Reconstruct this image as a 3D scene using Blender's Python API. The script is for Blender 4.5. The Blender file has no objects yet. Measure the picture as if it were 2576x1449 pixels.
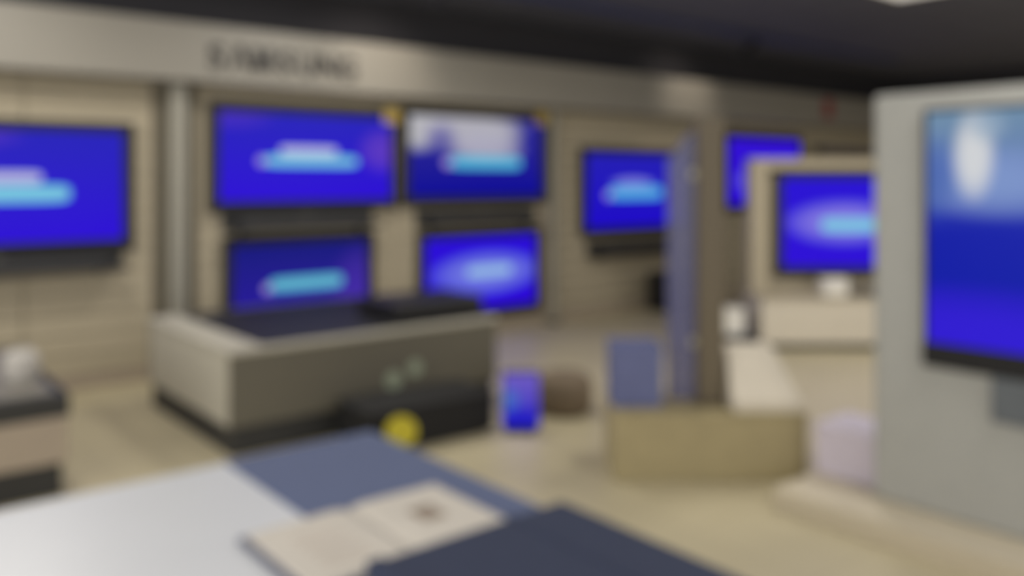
import bpy, bmesh, math
from mathutils import Vector, Matrix

S = bpy.context.scene
COL = S.collection
R = math.radians

# ------------------------------------------------------------------ materials
def lin(c):
    c = c / 255.0
    return c / 12.92 if c <= 0.04045 else ((c + 0.055) / 1.055) ** 2.4

def rgb(r, g, b):
    return (lin(r), lin(g), lin(b), 1.0)

def mat(name, col, rough=0.5, metal=0.0, var=0.06, scale=9.0, bump=0.0, coat=0.0, stretch=(1, 1, 1)):
    m = bpy.data.materials.new(name)
    m.use_nodes = True
    nt = m.node_tree
    b = nt.nodes['Principled BSDF']
    b.inputs['Roughness'].default_value = rough
    b.inputs['Metallic'].default_value = metal
    b.inputs['Coat Weight'].default_value = coat
    tc = nt.nodes.new('ShaderNodeTexCoord')
    mp = nt.nodes.new('ShaderNodeMapping')
    mp.inputs['Scale'].default_value = stretch
    nz = nt.nodes.new('ShaderNodeTexNoise')
    nz.inputs['Scale'].default_value = scale
    nz.inputs['Detail'].default_value = 4
    rp = nt.nodes.new('ShaderNodeValToRGB')
    c = Vector(col[:3])
    rp.color_ramp.elements[0].color = (*(c * (1 - var)), 1)
    rp.color_ramp.elements[1].color = (*(c * (1 + var)), 1)
    rp.color_ramp.elements[0].position = 0.3
    rp.color_ramp.elements[1].position = 0.7
    L = nt.links.new
    L(tc.outputs['Object'], mp.inputs['Vector'])
    L(mp.outputs['Vector'], nz.inputs['Vector'])
    L(nz.outputs['Fac'], rp.inputs['Fac'])
    L(rp.outputs['Color'], b.inputs['Base Color'])
    if bump:
        bp = nt.nodes.new('ShaderNodeBump')
        bp.inputs['Strength'].default_value = bump
        bp.inputs['Distance'].default_value = 0.004
        L(nz.outputs['Fac'], bp.inputs['Height'])
        L(bp.outputs['Normal'], b.inputs['Normal'])
    return m

def tile_mat(name, col, line, size, rough, offset=0.0, mortar=0.01, var=0.04):
    """square tiles with thin joints"""
    m = bpy.data.materials.new(name)
    m.use_nodes = True
    nt = m.node_tree
    b = nt.nodes['Principled BSDF']
    b.inputs['Roughness'].default_value = rough
    tc = nt.nodes.new('ShaderNodeTexCoord')
    br = nt.nodes.new('ShaderNodeTexBrick')
    br.offset = offset
    c = Vector(col[:3])
    br.inputs['Color1'].default_value = (*(c * (1 - var)), 1)
    br.inputs['Color2'].default_value = (*(c * (1 + var)), 1)
    br.inputs['Mortar'].default_value = line
    br.inputs['Scale'].default_value = 1.0 / size
    br.inputs['Mortar Size'].default_value = mortar
    br.inputs['Brick Width'].default_value = 1.0
    br.inputs['Row Height'].default_value = 1.0
    nt.links.new(tc.outputs['Object'], br.inputs['Vector'])
    nt.links.new(br.outputs['Color'], b.inputs['Base Color'])
    return m

def emit_mat(name, col, strength):
    m = bpy.data.materials.new(name)
    m.use_nodes = True
    b = m.node_tree.nodes['Principled BSDF']
    b.inputs['Base Color'].default_value = (0.8, 0.8, 0.8, 1)
    b.inputs['Emission Color'].default_value = col
    b.inputs['Emission Strength'].default_value = strength
    return m

def screen_mat(name, bottom, top, shapes, strength=1.0, rough=0.3):
    """a lit screen: a vertical colour ramp of the picture plus the shapes it shows.
    shape = (cx, cy, half width, half height, softness, colour, opacity) in screen fractions"""
    m = bpy.data.materials.new(name)
    m.use_nodes = True
    nt = m.node_tree
    N = nt.nodes.new
    L = nt.links.new
    b = nt.nodes['Principled BSDF']
    b.inputs['Base Color'].default_value = (0.004, 0.004, 0.006, 1)
    b.inputs['Roughness'].default_value = rough
    b.inputs['Specular IOR Level'].default_value = 0.05
    tc = N('ShaderNodeTexCoord')
    sp = N('ShaderNodeSeparateXYZ')
    L(tc.outputs['UV'], sp.inputs['Vector'])
    rp = N('ShaderNodeValToRGB')
    rp.color_ramp.elements[0].color = bottom
    rp.color_ramp.elements[1].color = top
    L(sp.outputs['Y'], rp.inputs['Fac'])
    cur = rp.outputs['Color']

    def mth(op, a, v, clamp=False):
        n = N('ShaderNodeMath')
        n.operation = op
        n.use_clamp = clamp
        L(a, n.inputs[0])
        if isinstance(v, (int, float)):
            n.inputs[1].default_value = v
        else:
            L(v, n.inputs[1])
        return n.outputs[0]

    for cx, cy, hw, hh, soft, c, op in shapes:
        dx = mth('ABSOLUTE', mth('DIVIDE', mth('SUBTRACT', sp.outputs['X'], cx), hw), 0)
        dy = mth('ABSOLUTE', mth('DIVIDE', mth('SUBTRACT', sp.outputs['Y'], cy), hh), 0)
        p = 2.0 if soft > 0.3 else 6.0
        d = mth('ADD', mth('POWER', dx, p), mth('POWER', dy, p))
        f = mth('DIVIDE', mth('SUBTRACT', d, 1.0 - soft), 2 * soft, True)
        inv = N('ShaderNodeMath')
        inv.operation = 'SUBTRACT'
        inv.inputs[0].default_value = 1.0
        L(f, inv.inputs[1])
        f = mth('MULTIPLY', inv.outputs[0], op)
        mx = N('ShaderNodeMix')
        mx.data_type = 'RGBA'
        L(f, mx.inputs['Factor'])
        L(cur, mx.inputs['A'])
        mx.inputs['B'].default_value = c
        cur = mx.outputs['Result']
    L(cur, b.inputs['Emission Color'])
    b.inputs['Emission Strength'].default_value = strength
    return m

M = {}
M['floor'] = tile_mat('floor_tile', rgb(186, 176, 146), rgb(166, 156, 130), 0.6, 0.42, mortar=0.006)
M['ceiling'] = tile_mat('ceiling_tile', rgb(90, 92, 106), rgb(68, 69, 80), 0.6, 0.8, mortar=0.02)
M['black_wall'] = mat('black_wall', rgb(46, 45, 50), 0.8)
M['beige_wall'] = mat('beige_wall', rgb(182, 171, 144), 0.75, var=0.03, scale=3)
M['slat'] = mat('slatwall_laminate', rgb(172, 162, 140), 0.6, var=0.04, scale=4, stretch=(1, 1, 8))
M['fascia'] = mat('fascia_laminate', rgb(140, 136, 127), 0.5, var=0.02, scale=2)
M['letter'] = mat('letter_grey', rgb(54, 51, 48), 0.5)
M['alu'] = mat('brushed_aluminium', rgb(165, 162, 150), 0.4, 0.3, scale=20, stretch=(1, 1, 0.05))
M['dark'] = mat('dark_grey_plastic', rgb(52, 52, 52), 0.45)
M['bezel'] = mat('matt_black_bezel', rgb(12, 12, 14), 0.7)
M['black'] = mat('black_plastic', rgb(26, 26, 30), 0.4)
M['gloss_black'] = mat('gloss_black_glass', rgb(24, 24, 25), 0.55, coat=0.0, var=0.02)
M['panel_light'] = mat('light_grey_panel', rgb(176, 172, 158), 0.55, var=0.03)
M['panel_shaded'] = mat('shaded_grey_panel', rgb(98, 94, 82), 0.5, var=0.03)  # island front: shade on this side worked into a darker grey
M['panel_taupe'] = mat('taupe_panel', rgb(165, 152, 136), 0.55, var=0.03)
M['panel_mid'] = mat('mid_grey_panel', rgb(122, 118, 110), 0.6)
M['kick'] = mat('charcoal_kick', rgb(46, 46, 45), 0.6)
M['white'] = mat('white_laminate', rgb(212, 215, 220), 0.35, var=0.01)
M['white_card'] = mat('white_card', rgb(225, 222, 214), 0.6)
M['cream'] = mat('cream_card', rgb(206, 198, 182), 0.6, var=0.03)
M['blue_mat'] = mat('slate_blue_mat', rgb(90, 101, 134), 0.8, var=0.08, scale=120, bump=0.3)
M['navy'] = mat('navy_cloth', rgb(40, 49, 75), 0.75, var=0.12, scale=90, bump=0.4)
M['paper'] = mat('warm_paper', rgb(202, 196, 186), 0.7, var=0.04, scale=6)
M['ink'] = mat('brown_print', rgb(140, 126, 112), 0.7)
M['ink_faint'] = mat('faint_rose_print', rgb(192, 182, 172), 0.7)
M['cover'] = mat('booklet_cover', rgb(92, 96, 116), 0.6)
M['yellow'] = mat('yellow_card', rgb(180, 168, 40), 0.5)
M['sticker'] = mat('ochre_tag', rgb(170, 146, 70), 0.5)
M['red'] = mat('red_enamel', rgb(140, 50, 52), 0.4)
M['brown'] = mat('brown_post', rgb(98, 88, 70), 0.5, var=0.06, scale=6, stretch=(1, 1, 0.1))
M['bluebox'] = mat('slate_blue_carton', rgb(94, 101, 142), 0.55)
M['olive'] = mat('olive_plinth', rgb(160, 148, 112), 0.6)
M['taupe'] = mat('taupe_fabric', rgb(118, 104, 86), 0.85, var=0.1, scale=80, bump=0.4)
M['lilac'] = mat('lilac_carton', rgb(206, 198, 212), 0.55)
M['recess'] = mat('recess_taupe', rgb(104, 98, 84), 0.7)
M['pale_grey'] = mat('pale_grey_fabric', rgb(182, 178, 172), 0.8)
M['kiosk'] = mat('kiosk_grey', rgb(164, 165, 161), 0.5, var=0.02)
M['kiosk_base'] = mat('kiosk_base_cream', rgb(196, 186, 164), 0.5, var=0.02)
M['slot'] = mat('slot_grey', rgb(92, 98, 104), 0.45)
M['track'] = mat('track_blue_grey', rgb(72, 76, 108), 0.4, 0.2)
M['grey_bar'] = mat('grey_bar', rgb(98, 92, 96), 0.5)
M['diffuser'] = emit_mat('lamp_diffuser', (1.0, 0.93, 0.84, 1), .6)

acr = bpy.data.materials.new('blue_acrylic')
acr.use_nodes = True
ab = acr.node_tree.nodes['Principled BSDF']
ab.inputs['Base Color'].default_value = rgb(98, 100, 140)
ab.inputs['Roughness'].default_value = 0.25
ab.inputs['Alpha'].default_value = 0.66
an = acr.node_tree.nodes.new('ShaderNodeTexNoise')
an.inputs['Scale'].default_value = 4
anm = acr.node_tree.nodes.new('ShaderNodeMapRange')
anm.inputs['To Min'].default_value = 0.2
anm.inputs['To Max'].default_value = 0.35
acr.node_tree.links.new(an.outputs['Fac'], anm.inputs['Value'])
acr.node_tree.links.new(anm.outputs['Result'], ab.inputs['Roughness'])
M['acrylic'] = acr

CY = rgb(120, 200, 222)
WH = rgb(190, 190, 225)
LI = rgb(170, 150, 215)
PU = rgb(100, 60, 190)
BOT = rgb(42, 0, 214)
TOP = rgb(34, 30, 184)

# ------------------------------------------------------------------ mesh helpers
def nb():
    return bmesh.new()

def box(bm, x0, x1, y0, y1, z0, z1, bev=0.0, seg=2):
    r = bmesh.ops.create_cube(bm, size=1.0)
    vs = r['verts']
    for v in vs:
        v.co = Vector((x0 + (v.co.x + .5) * (x1 - x0), y0 + (v.co.y + .5) * (y1 - y0), z0 + (v.co.z + .5) * (z1 - z0)))
    if bev > 0:
        es = list({e for v in vs for e in v.link_edges})
        bmesh.ops.bevel(bm, geom=es, offset=bev, segments=seg, profile=0.5, affect='EDGES', clamp_overlap=True)
    return bm

def frame_xz(bm, w, z0, z1, y0, y1, t, tb=None, bev=0.003):
    """four-sided frame in the xz plane centred on x=0"""
    tb = t if tb is None else tb
    box(bm, -w / 2, w / 2, y0, y1, z1 - t, z1, bev)
    box(bm, -w / 2, w / 2, y0, y1, z0, z0 + tb, bev)
    box(bm, -w / 2, -w / 2 + t, y0, y1, z0 + tb - .002, z1 - t + .002, bev)
    box(bm, w / 2 - t, w / 2, y0, y1, z0 + tb - .002, z1 - t + .002, bev)
    return bm

def prism(bm, pts, axis, a0, a1):
    """extrude a closed outline along an axis; pts are 2-D in the other two axes"""
    def co(p, a):
        return {'x': (a, p[0], p[1]), 'y': (p[0], a, p[1]), 'z': (p[0], p[1], a)}[axis]
    v0 = [bm.verts.new(co(p, a0)) for p in pts]
    v1 = [bm.verts.new(co(p, a1)) for p in pts]
    n = len(pts)
    bm.faces.new(v0)
    bm.faces.new(v1[::-1])
    for i in range(n):
        bm.faces.new((v0[i], v1[i], v1[(i + 1) % n], v0[(i + 1) % n]))
    bmesh.ops.recalc_face_normals(bm, faces=bm.faces[:])
    return bm

def cyl(bm, p0, p1, r0, r1=None, n=24):
    r1 = r0 if r1 is None else r1
    p0, p1 = Vector(p0), Vector(p1)
    d = p1 - p0
    q = d.to_track_quat('Z', 'Y').to_matrix().to_4x4()
    bmesh.ops.create_cone(bm, cap_ends=True, segments=n, radius1=r0, radius2=r1, depth=d.length,
                          matrix=Matrix.Translation((p0 + p1) / 2) @ q)
    return bm

def obj(name, bm, m, parent=None, loc=(0, 0, 0), label=None, smooth=False):
    me = bpy.data.meshes.new(name)
    bm.to_mesh(me)
    bm.free()
    me.materials.append(M[m] if isinstance(m, str) else m)
    if smooth:
        for p in me.polygons:
            p.use_smooth = True
    o = bpy.data.objects.new(name, me)
    COL.objects.link(o)
    o.location = loc
    if parent:
        o.parent = parent
    if label:
        o['label'] = label
    return o

def thing(name, label, cat, loc=(0, 0, 0), rotz=0.0, group=None):
    o = bpy.data.objects.new(name, None)
    o.empty_display_size = 0.1
    COL.objects.link(o)
    o.location = loc
    o.rotation_euler = (0, 0, rotz)
    o['label'] = label
    o['category'] = cat
    if group:
        o['group'] = group
    return o

def tag(o, label, cat, group=None):
    o['label'] = label
    o['category'] = cat
    if group:
        o['group'] = group
    return o

def struct(name, bm, m, loc=(0, 0, 0)):
    o = obj(name, bm, m, loc=loc)
    o['kind'] = 'structure'
    return o

# ------------------------------------------------------------------ the room
X0, X1, Y0, Y1, ZC = -4.0, 14.0, -4.0, 6.95, 3.2
struct('floor', box(nb(), X0, X1, Y0, Y1 + .1, -.1, 0), 'floor')
struct('ceiling', box(nb(), X0, X1, Y0, Y1 + .1, ZC, ZC + .1), 'ceiling')
struct('wall_back', box(nb(), X0, X1, Y1, Y1 + .1, 0, ZC), 'beige_wall')
struct('wall_front', box(nb(), X0, X1, Y0 - .1, Y0, 0, ZC), 'beige_wall')
struct('wall_left', box(nb(), X0 - .1, X0, Y0, Y1, 0, ZC), 'beige_wall')
struct('wall_right', box(nb(), X1, X1 + .1, Y0, Y1, 0, ZC), 'beige_wall')
struct('trim_1', box(nb(), X0, X1, Y1 - .06, Y1, 2.78, ZC), 'black_wall')
struct('trim_2', box(nb(), X1 - .04, X1, Y0, Y1 - .07, 2.2, ZC), 'black_wall')       # black strip over the fascia
struct('baseboard_back', box(nb(), X0, X1, Y1 - .07, Y1 - .0, 0, .1, .006), 'panel_taupe')

# fascia over the wall bays, with its raised letters
FY = 6.6
fas = thing('sign_fascia', 'long pale grey fascia with dark raised lettering above the wall of televisions', 'fascia', (5, FY, 2.3))
bm = nb()
box(bm, X0 - 5, X1 - 5, 0, .06, 0, .45, .008)
obj('fascia_board', bm, 'fascia', fas)
bm = nb()
box(bm, X0 - 5, X1 - 5, .06, .34, .40, .45)
obj('top_return', bm, 'fascia', fas)
bm = nb()
box(bm, X0 - 5, X1 - 5, .06, .34, .0, .05)
obj('soffit', bm, 'fascia', fas)

def glyph(ch, size, x, z, y, parent, sx=1.0):
    cu = bpy.data.curves.new('letter', 'FONT')
    cu.body = ch
    cu.size = size
    cu.extrude = 0.012
    cu.offset = 0.004
    cu.align_x = 'CENTER'
    t = bpy.data.objects.new('tmp_letter', cu)
    COL.objects.link(t)
    dg = bpy.context.evaluated_depsgraph_get()
    me = bpy.data.meshes.new_from_object(t.evaluated_get(dg))
    bpy.data.objects.remove(t)
    bpy.data.curves.remove(cu)
    me.name = 'letter'
    me.transform(Matrix.Translation((x, y, z)) @ Matrix.Rotation(R(90), 4, 'X') @ Matrix.Diagonal((sx, 1, 1, 1)))
    me.materials.clear()
    me.materials.append(M['letter'])
    o = bpy.data.objects.new('letter', me)
    COL.objects.link(o)
    o.parent = parent
    o['label'] = 'dark grey raised letter'
    return o

for i, ch in enumerate('S\u039bMSUNG'):
    lx = 2.45 + i * .19 - 5
    if ch == 'M':                       # a broad M cut as one outline
        q, hh = .085, .193
        prism_pts = [(-q, 0), (-q + .036, 0), (-q + .036, .125), (-.016, 0), (.016, 0), (q - .036, .125), (q - .036, 0), (q, 0),
                     (q, hh), (q - .05, hh), (0, .065), (-q + .05, hh), (-q, hh)]
        bm = prism(nb(), [(lx + a, .115 + b) for a, b in prism_pts], 'y', -.024, .001)
        obj('letter', bm, 'letter', fas, label='dark grey raised letter')
    else:
        glyph(ch, 0.265, lx, .115, -.011, fas, .98)

# ------------------------------------------------------------------ slatwall bays and uprights
def slat_panel(x0, x1, label, seams=()):
    """grooved panel standing on the baseboard, front at y = 6.89"""
    t = thing('slatwall_panel', label, 'wall panel', ((x0 + x1) / 2, 6.948, .102), 0, 'slatwall panels behind the televisions')
    w = x1 - x0
    bm = nb()
    box(bm, -w / 2, w / 2, -.02, 0, 0, 2.19)
    z = 0.0
    edges = [-w / 2] + [s - (x0 + x1) / 2 for s in seams] + [w / 2]
    while z < 2.18:
        for a, b in zip(edges[:-1], edges[1:]):
            box(bm, a + .004, b - .004, -.06, -.018, z + .006, min(z + .144, 2.19), .004, 1)
        z += .15
    obj('slats', bm, 'slat', t)
    for s in (-1, 1):
        obj('edge_strip', box(nb(), s * w / 2 - .01, s * w / 2 + .01, -.056, 0, 0, 2.19), 'slat', t)
    return t

slat_panel(-2.2, 2.045, 'beige slatwall panel behind the television cut off by the picture edge', (-.9, .3, 1.18))
slat_panel(2.415, 6.085, 'beige slatwall panel behind the stacked pairs of televisions', (4.25,))
slat_panel(6.275, 8.985, 'beige slatwall panel behind the single television next to brown post', (7.6,))
slat_panel(9.175, 13.9, 'beige slatwall panel at far end behind the framed display unit', (11.5,))

def upright(x0, x1, label, strip):
    t = thing('upright', label, 'upright', ((x0 + x1) / 2, 6.948, 0), 0, 'uprights between the wall bays')
    w = x1 - x0
    bm = nb()
    box(bm, -w / 2 + .002, w / 2 - .002, -.07, -.0, .1, 2.3)
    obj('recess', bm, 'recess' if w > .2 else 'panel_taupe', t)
    bm = nb()
    box(bm, -strip / 2, strip / 2, -.17, -.07, .02, 2.3, .012, 3)
    obj('post', bm, 'alu', t)
    obj('slot_channel', box(nb(), -.006, .006, -.172, -.168, .3, 2.2), 'dark', t)
    bm = nb()
    box(bm, -strip / 2 - .02, strip / 2 + .02, -.19, -.07, 0, .03, .006)
    obj('foot', bm, 'dark', t)

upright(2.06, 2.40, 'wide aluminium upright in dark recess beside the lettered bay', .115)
upright(6.10, 6.26, 'slim pale upright right of the television with the white picture', .07)
upright(9.00, 9.16, 'slim pale upright half hidden behind the brown post', .07)

# ------------------------------------------------------------------ televisions
def tv(label, loc, w, h, scr, rotz=0.0, group=None, tagged=False, chin=.09, bez=.075, bez_l=None):
    """origin: bottom centre of the back; screen faces local -y; depth .08"""
    t = thing('television', label, 'television', loc, rotz, group)
    D = .075
    w, h = w + .08, h + .08
    t.location.z -= .04
    bm = nb()
    box(bm, -w / 2 + .006, w / 2 - .006, -D + .02, -.03, .006, h - .006, .012, 3)
    box(bm, -w * .3, w * .3, -.04, -.012, h * .1, h * .62, .012, 3)
    obj('back_housing', bm, 'black', t)
    bm = nb()
    frame_xz(bm, w, 0, h, -D, -D + .03, bez, chin)
    obj('bezel', bm, 'bezel', t)
    bm = nb()
    v = [bm.verts.new(p) for p in ((-w / 2 + bez - .002, -D + .008, chin - .002), (w / 2 - bez + .002, -D + .008, chin - .002),
                                   (w / 2 - bez + .002, -D + .008, h - bez + .002), (-w / 2 + bez - .002, -D + .008, h - bez + .002))]
    f = bm.faces.new(v)
    uv = bm.loops.layers.uv.new('UVMap')
    for lp, c in zip(f.loops, ((0, 0), (1, 0), (1, 1), (0, 1))):
        lp[uv].uv = c
    bm.normal_update()
    obj('screen', bm, scr, t)
    bm = nb()
    box(bm, -.22, .22, -.015, .0, h * .3, h * .55, .002)
    obj('wall_bracket', bm, 'dark', t)
    bm = nb()
    box(bm, -.03, .03, -D - .002, -D + .004, .006, .018, .001)
    obj('sensor', bm, 'dark', t)
    if tagged:
        bm = nb()
        box(bm, w / 2 - .16, w / 2 + .015, -D - .006, -D - .001, h - .11, h + .035, .002)
        obj('corner_tag', bm, 'sticker', t, label='ochre yellow corner tag')
    return t

WG = 'televisions along the wall'
YW = 6.8878
# (the one cut by the left edge)
tv('television cut by picture edge, hanging alone left of the wide upright', (1.0, YW, 1.05), 1.72, .88,
   screen_mat('picture_a', BOT, TOP, [(.06, .93, .45, .12, .6, PU, .7), (.50, .575, .17, .05, .2, WH, .9), (.52, .435, .26, .075, .2, CY, .95)]),
   group=WG)
tv('television with tagged corner and centred cyan caption, above left dark shelf', (3.36, YW, 1.315), 1.68, .82,
   screen_mat('picture_b', BOT, TOP, [(.95, .6, .13, .22, .9, PU, .75), (.05, .95, .2, .12, .8, PU, .3), (.49, .575, .165, .05, .2, WH, .95),
                                      (.51, .46, .27, .06, .2, CY, .95), (.225, .455, .025, .055, .4, LI, .9)]),
   group=WG, tagged=True)
tv('television with tagged corner showing a white cloudy picture above its caption', (5.19, YW, 1.33), 1.72, .86,
   screen_mat('picture_c', rgb(2, 0, 150), rgb(44, 40, 142),
              [(.06, .9, .16, .3, .5, rgb(190, 190, 190), .9), (.42, .85, .38, .22, .5, rgb(178, 176, 184), .95), (.55, .62, .25, .2, .7, rgb(172, 170, 188), .9),
               (.22, .72, .1, .16, .8, rgb(90, 86, 160), .8),
               (.56, .43, .27, .075, .2, rgb(84, 182, 216), .97), (.27, .42, .035, .06, .4, LI, .9)]),
   group=WG, tagged=True)
tv('small dim television below the tagged one with centred caption', (3.29, YW, .30), 1.31, .735,
   screen_mat('picture_d', rgb(42, 26, 158), rgb(16, 20, 122), [(.95, .3, .2, .5, .9, PU, .3), (.53, .47, .27, .085, .2, rgb(96, 182, 206), .97), (.24, .43, .03, .06, .4, LI, .9)]),
   group=WG)
tv('small bright television below the one with the white cloudy picture', (5.24, YW, .20), 1.46, .80,
   screen_mat('picture_e', BOT, rgb(40, 6, 214), [(.54, .5, .4, .24, .8, rgb(120, 130, 225), .85), (.56, .52, .2, .07, .2, rgb(150, 190, 225), .9)]),
   group=WG)
tv('lone television partly behind the blue acrylic panel and brown post', (7.52, YW, .945), 1.72, .92,
   screen_mat('picture_f', rgb(26, 0, 200), rgb(34, 28, 178), [(.46, .6, .2, .07, .5, rgb(130, 130, 220), .9), (.5, .47, .27, .085, .2, rgb(84, 170, 224), .97), (.21, .44, .03, .06, .4, LI, .9)]),
   group=WG)
tv('far television partly covered by the framed display unit', (10.1, YW, 1.16), 1.72, .96,
   screen_mat('picture_g', BOT, rgb(50, 14, 210), [(.6, .36, .4, .22, .8, rgb(140, 130, 230), .8)]),
   group=WG)

# dark shelves with soundbars under the televisions
def shelf_and_bar(x, z, w, label_s, label_b):
    t = thing('wall_shelf', label_s, 'shelf', (x, 6.886, z), 0, 'dark shelves under the televisions')
    bm = nb()
    box(bm, -w / 2, w / 2, -.2, 0, 0, .025, .004)
    obj('board', bm, 'dark', t)
    bm = nb()
    box(bm, -w / 2, w / 2, -.015, 0, .02, .16, .003)
    obj('upstand', bm, 'dark', t)
    for s in (-1, 1):
        bm = nb()
        prism(bm, [(-.18, 0), (-.005, 0), (-.005, -.05)], 'x', s * w * .4 - .008, s * w * .4 + .008)
        obj('bracket', bm, 'dark', t)
    b = thing('soundbar', label_b, 'soundbar', (x, 6.875, z + .0255), 0, 'soundbars under the televisions')
    w2 = w * .88
    bm = nb()
    box(bm, -w2 / 2, w2 / 2, -.13, -.02, 0, .085, .018, 3)
    obj('body', bm, 'black', b)
    bm = nb()
    box(bm, -w2 / 2 + .03, w2 / 2 - .03, -.134, -.125, .012, .073, .004)
    obj('grille', bm, 'dark', b)
    bm = nb()
    box(bm, -.04, .04, -.09, -.05, .084, .088, .001)
    obj('button_strip', bm, 'alu', b)

shelf_and_bar(1.0, .885, 1.66, 'dark wall shelf under the television cut by picture edge', 'black soundbar on shelf left of the wide upright')
shelf_and_bar(3.30, 1.125, 1.40, 'dark wall shelf between the tagged television and the small dim one', 'black soundbar above the small dim television')
shelf_and_bar(5.22, 1.10, 1.50, 'dark wall shelf below the television with white cloudy picture', 'black soundbar above the small bright television')
shelf_and_bar(7.5, .68, 1.5, 'dark wall shelf under the lone television by the brown post', 'black soundbar under the lone television by brown post')

# subwoofer on the floor by the wall
t = thing('subwoofer', 'small black subwoofer on the floor below the lone television', 'speaker', (7.78, 6.62, 0))
obj('cabinet', box(nb(), -.14, .14, -.14, .14, .02, .46, .015, 3), 'black', t)
bm = nb(); cyl(bm, (0, -.15, .18), (0, -.139, .18), .1, .1, 32)
obj('driver', bm, 'dark', t, smooth=False)
bm = nb(); cyl(bm, (0, -.15, .37), (0, -.139, .37), .045, .045, 24)
obj('port', bm, 'kick', t)
for sx in (-1, 1):
    for sy in (-1, 1):
        bm = nb(); cyl(bm, (sx * .11, sy * .11, 0), (sx * .11, sy * .11, .021), .015)
        obj('foot', bm, 'dark', t)

# red sign and grey bar at the far end
t = thing('alarm_sign', 'small red sign on the fascia at its far end', 'sign', (11.3, FY - .001, 2.42))
obj('plate', box(nb(), -.1, .1, -.03, 0, 0, .27, .01), 'red', t)
obj('cap', box(nb(), -.06, .06, -.045, -.02, .17, .22, .006), 'red', t)
t = thing('bar_sign', 'slim grey bar on the wall above the framed display unit', 'sign', (12.2, 6.886, 1.90))
obj('housing', box(nb(), -.78, .78, -.12, 0, 0, .12, .012), 'grey_bar', t)
obj('end_cap', box(nb(), -.8, -.77, -.125, 0, -.004, .124, .004), 'dark', t)
obj('end_cap', box(nb(), .77, .8, -.125, 0, -.004, .124, .004), 'dark', t)

# ------------------------------------------------------------------ display islands
def island(label, loc, w, d, h, band, front, side, top, emblem):
    """origin: front left floor corner; x to the right, y to the back"""
    t = thing('display_island', label, 'display island', loc, 0, 'low display islands')
    obj('kick', box(nb(), .02, w - .02, .02, d - .02, 0, .17, .004), 'kick', t, label='charcoal kick base')
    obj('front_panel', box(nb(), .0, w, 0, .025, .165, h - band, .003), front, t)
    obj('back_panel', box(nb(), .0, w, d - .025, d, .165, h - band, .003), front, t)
    n = 3
    for k in range(n):
        obj('side_panel', box(nb(), 0, .025, .026 + k * (d - .052) / n + .004, .026 + (k + 1) * (d - .052) / n - .004, .165, h - band, .003), side, t, label='grey side panel')
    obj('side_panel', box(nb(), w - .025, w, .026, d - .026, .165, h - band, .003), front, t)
    obj('carcass', box(nb(), .024, w - .024, .024, d - .024, .16, h - band), 'dark', t)
    bm = nb()
    box(bm, -.01, w + .01, -.01, d + .01, h - band, h, .006)
    obj('top', bm, top, t)
    if not emblem:
        obj('top_inlay', box(nb(), .05, w - .05, .05, d - .05, h - .002, h + .004, .002), 'panel_mid', t, label='grey inlay')
    if emblem:
        obj('top_inlay', box(nb(), .2, w - .01, .03, d - .05, h - .002, h + .006, .003), 'gloss_black', t, label='glossy black inlay')
        for cx, cz, s in ((1.05, .28, .055), (1.21, .335, .05)):
            bm = nb()
            cyl(bm, (cx, -.006, cz), (cx, .002, cz), s, s, 24)
            obj('emblem', bm, mat_em, t, label='pale green emblem')
    return t

mat_em = mat('pale_green_print', rgb(150, 160, 138), 0.5)
island('low grey display island with glossy black top near the slatwall', (1.80, 4.64, 0), 1.88, 1.46, .60, .03, 'panel_shaded', 'panel_light', 'panel_light', True)
island('taupe display island with charcoal band, cut by the left picture edge', (-1.2, 4.62, 0), 2.18, 1.46, .50, .11, 'panel_taupe', 'panel_taupe', 'kick', False)

# things on the islands
t = thing('disc_player', 'flat black player lying on the glossy island top', 'player', (3.30, 5.02, .607))
obj('chassis', box(nb(), -.36, .36, -.25, .25, .012, .125, .008, 2), 'black', t)
obj('front_plate', box(nb(), -.355, .355, -.258, -.249, .02, .118, .003), 'gloss_black', t)
bm = nb(); cyl(bm, (.29, -.275, .07), (.29, -.257, .07), .022)
obj('knob', bm, 'dark', t)
for sx in (-1, 1):
    for sy in (-1, 1):
        bm = nb(); cyl(bm, (sx * .3, sy * .2, 0), (sx * .3, sy * .2, .013), .02)
        obj('foot', bm, 'dark', t)

t = thing('amplifier', 'black amplifier on the taupe island at left picture edge', 'amplifier', (.42, 5.42, .505))
obj('chassis', box(nb(), -.24, .24, -.18, .18, .01, .13, .008, 2), 'black', t)
obj('front_plate', box(nb(), -.235, .235, -.188, -.179, .015, .125, .003), 'dark', t)
bm = nb(); cyl(bm, (.15, -.205, .07), (.15, -.187, .07), .03)
obj('knob', bm, 'alu', t)
for sx in (-1, 1):
    bm = nb(); cyl(bm, (sx * .2, 0, 0), (sx * .2, 0, .011), .02)
    obj('foot', bm, 'dark', t)

t = thing('smart_speaker', 'rounded pale grey speaker at the corner of taupe island', 'speaker', (.85, 5.02, .505))
bm = nb()
prof = [(.0, .0), (.065, .0), (.08, .02), (.085, .08), (.08, .13), (.055, .16), (.0, .165)]
vs = [bm.verts.new((r, 0, z)) for r, z in prof]
es = [bm.edges.new((a, b)) for a, b in zip(vs[:-1], vs[1:])]
bmesh.ops.spin(bm, geom=vs + es, cent=(0, 0, 0), axis=(0, 0, 1), angle=2 * math.pi, steps=32, use_duplicate=False)
bmesh.ops.remove_doubles(bm, verts=bm.verts[:], dist=.0005)
bmesh.ops.recalc_face_normals(bm, faces=bm.faces[:])
obj('body', bm, 'pale_grey', t, smooth=True)
bm = nb(); cyl(bm, (0, 0, .160), (0, 0, .167), .03)
obj('control_pad', bm, 'alu', t)

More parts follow.
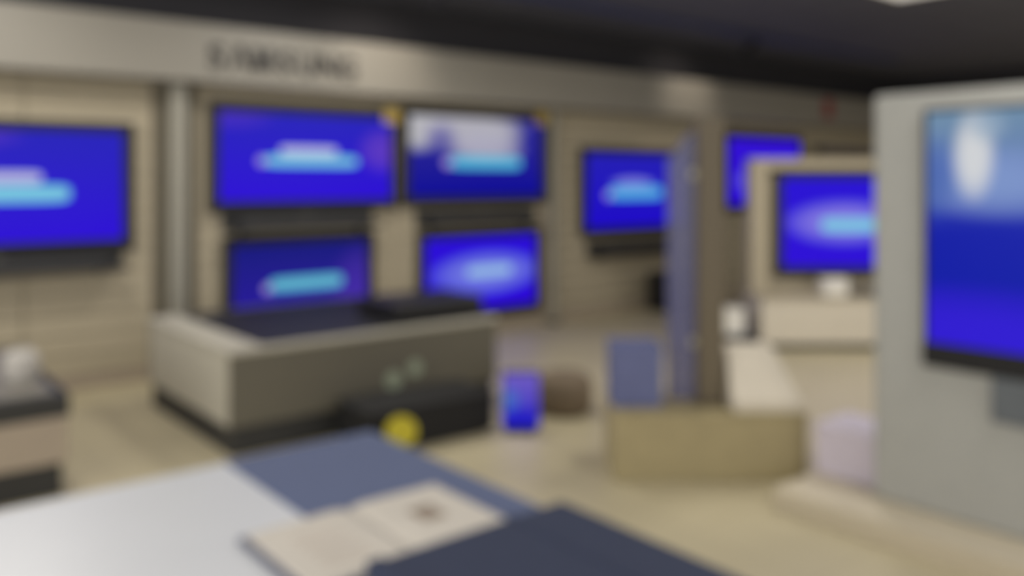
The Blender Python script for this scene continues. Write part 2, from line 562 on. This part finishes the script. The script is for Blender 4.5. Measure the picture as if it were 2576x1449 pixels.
# ------------------------------------------------------------------ things on the floor in front of the islands
t = thing('low_plinth', 'low black plinth on the floor in front of glossy topped island', 'plinth', (2.83, 4.33, 0), R(-3))
obj('body', box(nb(), -.42, .42, -.2, .2, .025, .23, .006), 'bezel', t)
obj('top', box(nb(), -.43, .43, -.21, .21, .23, .25, .004), 'bezel', t)
obj('kick', box(nb(), -.39, .39, -.17, .17, 0, .026), 'kick', t)
t = thing('price_disc', 'round yellow price card on low stand in front of black plinth', 'price card', (2.464, 3.93, 0), R(-33))
bm = nb(); cyl(bm, (0, -.006, .19), (0, .0, .19), .085, .085, 40)
obj('disc', bm, 'yellow', t)
bm = nb(); cyl(bm, (0, .004, .0), (0, .004, .18), .006)
obj('rod', bm, 'dark', t)
bm = nb(); cyl(bm, (0, .004, 0), (0, .004, .012), .06, .055, 32)
obj('foot', bm, 'dark', t)

t = thing('small_monitor', 'small upright screen glowing violet blue beside the low black plinth', 'screen', (3.38, 4.02, 0), R(-39))
obj('housing', box(nb(), -.115, .115, -.02, .02, .012, .37, .008), 'black', t)
bm = nb()
v = [bm.verts.new(p) for p in ((-.108, -.0215, .03), (.108, -.0215, .03), (.108, -.0215, .36), (-.108, -.0215, .36))]
f = bm.faces.new(v)
uvl = bm.loops.layers.uv.new('UVMap')
for lp, c in zip(f.loops, ((0, 0), (1, 0), (1, 1), (0, 1))):
    lp[uvl].uv = c
obj('screen', bm, screen_mat('picture_small', rgb(26, 20, 190), rgb(110, 92, 190), [(.12, .5, .3, .2, .9, rgb(60, 110, 190), .8), (.5, .15, .6, .2, .9, rgb(20, 16, 190), .8)]), t)
obj('foot', box(nb(), -.09, .09, -.07, .07, 0, .013, .004), 'dark', t)

t = thing('pouf', 'squat taupe pouf on the floor just right of small glowing screen', 'pouf', (3.88, 4.17, 0))
bm = nb()
prof = [(0, 0), (.15, 0), (.185, .03), (.195, .12), (.185, .22), (.15, .255), (0, .265)]
vs = [bm.verts.new((r, 0, z)) for r, z in prof]
es = [bm.edges.new((a, b)) for a, b in zip(vs[:-1], vs[1:])]
bmesh.ops.spin(bm, geom=vs + es, cent=(0, 0, 0), axis=(0, 0, 1), angle=2 * math.pi, steps=36, use_duplicate=False)
bmesh.ops.remove_doubles(bm, verts=bm.verts[:], dist=.0005)
bmesh.ops.recalc_face_normals(bm, faces=bm.faces[:])
obj('cushion', bm, 'taupe', t, smooth=True)
bm = nb(); cyl(bm, (0, 0, .262), (0, 0, .272), .02)
obj('button', bm, 'brown', t)

# ------------------------------------------------------------------ foreground counter
CZ = .90
t = thing('counter', 'white topped counter in front, crossing the lower picture edge', 'counter', (0, 1.3, 0))
obj('worktop', box(nb(), -1.4, 1.12, -.62, .63, CZ - .04, CZ, .004), 'white', t, label='white worktop')
obj('body', box(nb(), -1.36, 1.07, -.56, .57, .1, CZ - .04, .004), 'panel_light', t)
obj('kick', box(nb(), -1.3, 1.02, -.5, .51, 0, .101), 'kick', t)

o = obj('desk_mat', box(nb(), -.19, .19, -.60, .61, 0, .004, .0015), 'blue_mat', loc=(.925, 1.315, CZ + .0003))
tag(o, 'slate blue mat along the right end of the white counter', 'mat')

t = thing('booklet', 'open booklet with cream pages lying across the blue mat', 'booklet', (.805, 1.35, CZ + .0048))
obj('cover', box(nb(), -.215, .208, -.14, .138, 0, .004, .001), 'cover', t, label='slate blue cover')
def page(s, z0):
    bm = nb()
    n = 20
    W = .198
    rows = []
    for k in range(n + 1):
        u = k / n
        rows.append((s * (.002 + u * W), z0 + .002 + .007 * min(1.0, u / .16) ** .5 - .003 * max(0.0, u - .16)))
    out = rows + [(rows[-1][0], z0), (rows[0][0], z0)]
    prism(bm, out, 'y', -.128, .126)
    return bm
lp_page = obj('page', page(-1, .004), 'paper', t)
p = obj('page', page(1, .004), 'paper', t)
bm = nb()
box(bm, .075, .125, -.03, .035, .0085, .0136, .0002)
obj('printed_picture', bm, 'ink', p, label='small brown printed picture')
for k in range(5):
    obj('printed_line', box(nb(), -.15, -.06, -.08 + k * .032, -.072 + k * .032, .010, .0133), 'ink_faint', lp_page, label='faint rose printed line')

t = thing('folder', 'dark navy cloth folder at the near end of blue mat', 'folder', (.925, .97, CZ + .0046))
bm = nb()
box(bm, -.235, .20, -.25, .245, 0, .026, .010, 3)
obj('cover', bm, 'navy', t)
bm = nb()
box(bm, -.232, -.20, -.25, .245, .024, .029, .002)
obj('spine_band', bm, 'navy', t)
bm = nb()
box(bm, .06, .075, -.25, .245, .0255, .0285, .001)
obj('elastic', bm, 'navy', t, label='navy elastic band')

# ------------------------------------------------------------------ olive plinth with post, panel and boxes
YAW = -R(39.46)
PL = (3.728, 2.928)
def on(x, y):
    """a point given beside / behind the plinth centre, turned with the plinth"""
    c, s = math.cos(YAW), math.sin(YAW)
    return (PL[0] + x * c - y * s, PL[1] + x * s + y * c)

t = thing('display_plinth', 'low olive beige plinth standing on the floor under brown post', 'plinth', (*PL, 0), YAW)
obj('body', box(nb(), -.49, .49, -.25, .25, 0, .33, .006), 'olive', t)
obj('top', box(nb(), -.5, .5, -.26, .26, .33, .35, .004), 'olive', t)
obj('edge_strip', box(nb(), .488, .498, -.24, .24, .01, .325, .002), 'brown', t, label='brown edge strip')

t = thing('totem_post', 'brown post with blue acrylic side panel rising from olive plinth', 'display post', (*on(.04, -.03), .3505), YAW)
obj('post', box(nb(), -.07, .075, -.06, .06, .012, 1.53, .008, 2), 'brown', t)
obj('foot', box(nb(), -.08, .08, -.09, .09, 0, .013, .003), 'brown', t)
bm = nb()
prism(bm, [(-.22, .02), (-.068, .02), (-.068, 1.46), (-.12, 1.43), (-.22, 1.30)], 'y', -.012, .012)
obj('side_panel', bm, 'acrylic', t, label='blue translucent acrylic side panel')
for z in (.3, 1.2):
    obj('clamp', box(nb(), -.1, -.06, -.02, .02, z, z + .05, .003), 'alu', t)

t = thing('carton', 'slate blue carton at the left end of olive plinth', 'carton', (*on(-.36, -.02), .3505), YAW)
obj('body', box(nb(), -.132, .132, -.12, .12, 0, .30, .004), 'bluebox', t)
obj('lid', box(nb(), -.136, .136, -.124, .124, .28, .318, .004), 'bluebox', t)

t = thing('brochure_stand', 'cream sloping stand on olive plinth right of the post', 'stand', (*on(.31, -.02), .3505), YAW)
bm = nb()
b4 = [bm.verts.new(p) for p in ((-.185, -.2, 0), (.18, -.2, 0), (.18, .18, 0), (-.185, .18, 0))]
b5 = [bm.verts.new(p) for p in ((-.185, -.2, .03), (.18, -.2, .03), (.18, .18, .03), (-.185, .18, .03))]
b6 = [bm.verts.new(p) for p in ((-.165, .03, .285), (.09, .03, .285), (.09, .17, .285), (-.165, .17, .285))]
bm.faces.new(b4[::-1]); bm.faces.new(b6)
for A, B in ((b4, b5), (b5, b6)):
    for i in range(4):
        bm.faces.new((A[i], A[(i + 1) % 4], B[(i + 1) % 4], B[i]))
obj('body', bm, 'cream', t)
obj('lip', box(nb(), -.18, .175, -.215, -.195, .0, .05, .003), 'cream', t)

# ------------------------------------------------------------------ far framed display unit with its television
UC = (7.55, 4.15)
def un(x, y):
    c, s = math.cos(YAW), math.sin(YAW)
    return (UC[0] + x * c - y * s, UC[1] + x * s + y * c)
t = thing('display_unit', 'beige framed display unit standing between far wall and grey kiosk', 'display unit', (*UC, 0), YAW)
obj('base', box(nb(), -.93, .93, -.28, .35, .06, .46, .006), 'cream', t)
obj('kick', box(nb(), -.9, .9, -.24, .32, 0, .062), 'kick', t)
obj('base_top', box(nb(), -.95, .95, -.3, .37, .46, .485, .004), 'slat', t)
obj('backboard', box(nb(), -.93, .93, .1, .2, .484, 1.64, .004), 'slat', t)
obj('header', box(nb(), -.95, .95, .0, .21, 1.64, 1.74, .006), 'slat', t)
obj('side_post', box(nb(), -.95, -.80, .0, .21, .484, 1.641, .006), 'slat', t)
obj('side_post', box(nb(), .80, .95, .0, .21, .484, 1.641, .006), 'slat', t)
tv('television inside the beige framed display unit near the kiosk', (*un(.06, .099), .675), 1.48, .915,
   screen_mat('picture_h', BOT, rgb(34, 0, 210), [(.42, .5, .32, .2, .8, rgb(140, 130, 225), .85), (.46, .47, .2, .075, .3, CY, .9)]),
   rotz=YAW)
t = thing('carton', 'small white carton on the display unit below its television', 'carton', (*un(-.24, -.15), .4855), YAW)
obj('body', box(nb(), -.11, .11, -.07, .07, .0, .14, .004), 'white_card', t)
obj('lid', box(nb(), -.113, .113, -.073, .073, .12, .155, .003), 'white_card', t)
t = thing('game_console', 'flat dark console on the display unit beside the white carton', 'console', (*un(.1, -.17), .4855), YAW)
obj('body', box(nb(), -.17, .17, -.1, .1, 0, .05, .008, 2), 'dark', t)
obj('stripe', box(nb(), -.16, .16, -.103, -.098, .02, .026), 'alu', t)

t = thing('storage_box', 'dark box on the floor left of the display unit', 'box', (*un(-1.185, -.05), 0), YAW)
obj('body', box(nb(), -.20, .20, -.2, .2, 0, .1, .005), 'dark', t)
obj('lid', box(nb(), -.205, .205, -.205, .205, .09, .125, .005), 'dark', t)
t = thing('carton', 'white carton stacked on the dark box beside display unit', 'carton', (*un(-1.18, -.05), .1255), YAW)
obj('body', box(nb(), -.12, .12, -.12, .12, 0, .2, .004), 'white_card', t)
obj('lid', box(nb(), -.124, .124, -.124, .124, .18, .225, .003), 'white_card', t)

# ------------------------------------------------------------------ grey kiosk with the big screen (faces -x)
KX = 3.75
t = thing('kiosk', 'tall grey kiosk with big blue screen at right picture edge', 'kiosk', (KX, .9, 0))
obj('base', box(nb(), -.25, .62, -1.3, 1.42, 0, .1, .006), 'kiosk_base', t, label='cream floor platform')
obj('housing', box(nb(), 0, .34, -1.05, 1.064, .1, 1.93, .02, 3), 'kiosk', t)
SY0, SY1, SZ0, SZ1 = -.80, .807, .845, 1.835
bm = nb()
box(bm, -.035, .02, SY0 - .03, SY1 + .02, SZ0 - .10, SZ0 + .005, .006)
box(bm, -.03, .02, SY0 - .03, SY0, SZ0, SZ1 + .02, .004)
box(bm, -.03, .02, SY1, SY1 + .015, SZ0, SZ1 + .015, .004)
box(bm, -.03, .02, SY0, SY1, SZ1, SZ1 + .015, .004)
obj('bezel', bm, 'bezel', t)
bm = nb()
v = [bm.verts.new(p) for p in ((-.022, SY1 + .002, SZ0), (-.022, SY0 - .002, SZ0), (-.022, SY0 - .002, SZ1 + .002), (-.022, SY1 + .002, SZ1 + .002))]
f = bm.faces.new(v)
uvl = bm.loops.layers.uv.new('UVMap')
for lp, c in zip(f.loops, ((0, 0), (1, 0), (1, 1), (0, 1))):
    lp[uvl].uv = c
obj('screen', bm, screen_mat('picture_kiosk', rgb(34, 22, 205), rgb(110, 140, 165),
    [(.15, .33, .6, .36, .8, rgb(2, 20, 164), .97), (.15, .06, .5, .16, .9, rgb(48, 22, 212), .9), (.17, .70, .2, .12, .9, rgb(126, 150, 200), .9), (.02, .72, .05, .14, .9, rgb(66, 96, 170), .8),
     (.118, .81, .044, .16, .7, rgb(208, 210, 212), .97), (.15, .93, .04, .06, .9, rgb(150, 170, 190), .7)]), t)
bm = nb()
box(bm, -.03, .01, .1, .55, .56, .75, .01)
obj('service_flap', bm, 'slot', t, label='blue grey service flap')
obj('flap_handle', box(nb(), -.042, -.028, .3, .42, .70, .72, .003), 'slot', t)

t = thing('carton', 'lilac carton on the cream platform at the kiosk side', 'carton', (4.0, 2.150, .1005))
obj('body', box(nb(), -.15, .15, -.16, .16, 0, .22, .004), 'lilac', t)
obj('lid', box(nb(), -.154, .154, -.164, .164, .2, .245, .003), 'lilac', t)

# ------------------------------------------------------------------ ceiling fittings
t = thing('ceiling_light', 'bright square light panel in the dark ceiling at top edge', 'ceiling light', (7.33, 3.45, ZC))
bm = nb()
for a, b, c, d in ((-.33, .33, -.33, -.3), (-.33, .33, .3, .33), (-.33, -.3, -.3, .3), (.3, .33, -.3, .3)):
    box(bm, a, b, c, d, -.03, 0, .003)
obj('frame', bm, 'alu', t)
obj('diffuser', box(nb(), -.3, .3, -.3, .3, -.02, -.005), 'diffuser', t)

TY = 5.72
t = thing('lighting_track', 'blue grey lighting track with spotlights under the dark ceiling', 'lighting track', (7, TY, ZC))
obj('rail', box(nb(), -4.2, 4.5, -.05, .05, -.07, 0, .004), 'track', t)
SPOTS = [(3.95, 2.50), (8.2, 2.55)]
for sx, sz in SPOTS:
    lx = sx - 7
    d = Vector((0, FY - TY, sz - (ZC - .2))).normalized()
    h = obj('spot_head', cyl(nb(), Vector((lx, 0, -.16)) - d * .09, Vector((lx, 0, -.16)) + d * .09, .045, .055), 'black', t)
    obj('stem', cyl(nb(), (lx, 0, -.15), (lx, 0, -.06), .012), 'black', h)

def area(name, loc, size, power, col=(1, .95, .87), rot=(0, 0, 0)):
    l = bpy.data.lights.new(name, 'AREA')
    l.shape = 'SQUARE'
    l.size = size
    l.energy = power
    l.color = col
    o = bpy.data.objects.new(name, l)
    COL.objects.link(o)
    o.location = loc
    o.rotation_euler = rot
    return o

PWR = 42
for i, (x, y, k) in enumerate([(-2.2, 1.2, 1.2), (-2.2, 4.4, 1.2), (.6, 1.2, .25), (.8, 5.3, .9), (3.2, .6, .7), (3.3, 5.3, .8), (6.2, 1.4, 1.0),
                               (5.4, 3.2, .8), (9.6, 1.2, 1.1), (12.2, 1.6, 1.2), (-1.5, -2, 1.0), (2.5, -2, .6)]):
    area('ceiling_lamp', (x, y, ZC - .04), .6, PWR * k)

d1 = area('added_fill_light', (3.5, Y0 + .05, 1.5), 1, 150, (.97, .97, 1), (R(90), 0, 0))  # added unseen fill for upright faces, no window built here
d1.data.shape = 'RECTANGLE'; d1.data.size = 12; d1.data.size_y = 2.4
d2 = area('added_fill_light', (X0 + .05, 1.0, 1.5), 1, 170, (.97, .98, 1), (0, R(-90), 0))  # second added fill, brightens faces turned to the left wall
d2.data.shape = 'RECTANGLE'; d2.data.size = 2.4; d2.data.size_y = 7

for sx, sz in SPOTS:
    l = bpy.data.lights.new('track_spot', 'SPOT')
    l.energy = 20
    l.spot_size = R(85)
    l.spot_blend = 1.0
    l.shadow_soft_size = .05
    l.color = (1, .88, .74)
    o = bpy.data.objects.new('track_spot', l)
    COL.objects.link(o)
    d = Vector((0, FY - TY, sz - (ZC - .2)))
    o.location = Vector((sx, TY, ZC - .16)) + d.normalized() * .11
    o.rotation_euler = d.to_track_quat('-Z', 'Y').to_euler()

w = bpy.data.worlds.new('World')
w.use_nodes = True
w.node_tree.nodes['Background'].inputs[0].default_value = (.02, .02, .022, 1)
S.world = w

# ------------------------------------------------------------------ camera
FPX = 2150.0
cd = bpy.data.cameras.new('camera')
cd.sensor_width = 36
cd.lens = 36 * FPX / 2576
cd.shift_y = -(724.5 - 450) / 2576
cd.clip_start = .02
cam = bpy.data.objects.new('camera', cd)
COL.objects.link(cam)
cam.location = (0, 0, 1.55)
cam.rotation_euler = (R(90), 0, YAW)
# the whole picture is evenly out of focus: focus set just before the lens
BLUR = 50.0
cd.dof.use_dof = True
cd.dof.focus_distance = .05
cd.dof.aperture_fstop = (cd.lens / 1000) / (BLUR * .05 / FPX)
S.camera = cam

S.view_settings.view_transform = 'Standard'
S.view_settings.look = 'None'
S.view_settings.gamma = 1
S.view_settings.use_curve_mapping = False
S.view_settings.exposure = 0.0
S.cycles.use_denoising = True
S.cycles.max_bounces = 6
S.cycles.diffuse_bounces = 4
S.cycles.glossy_bounces = 2
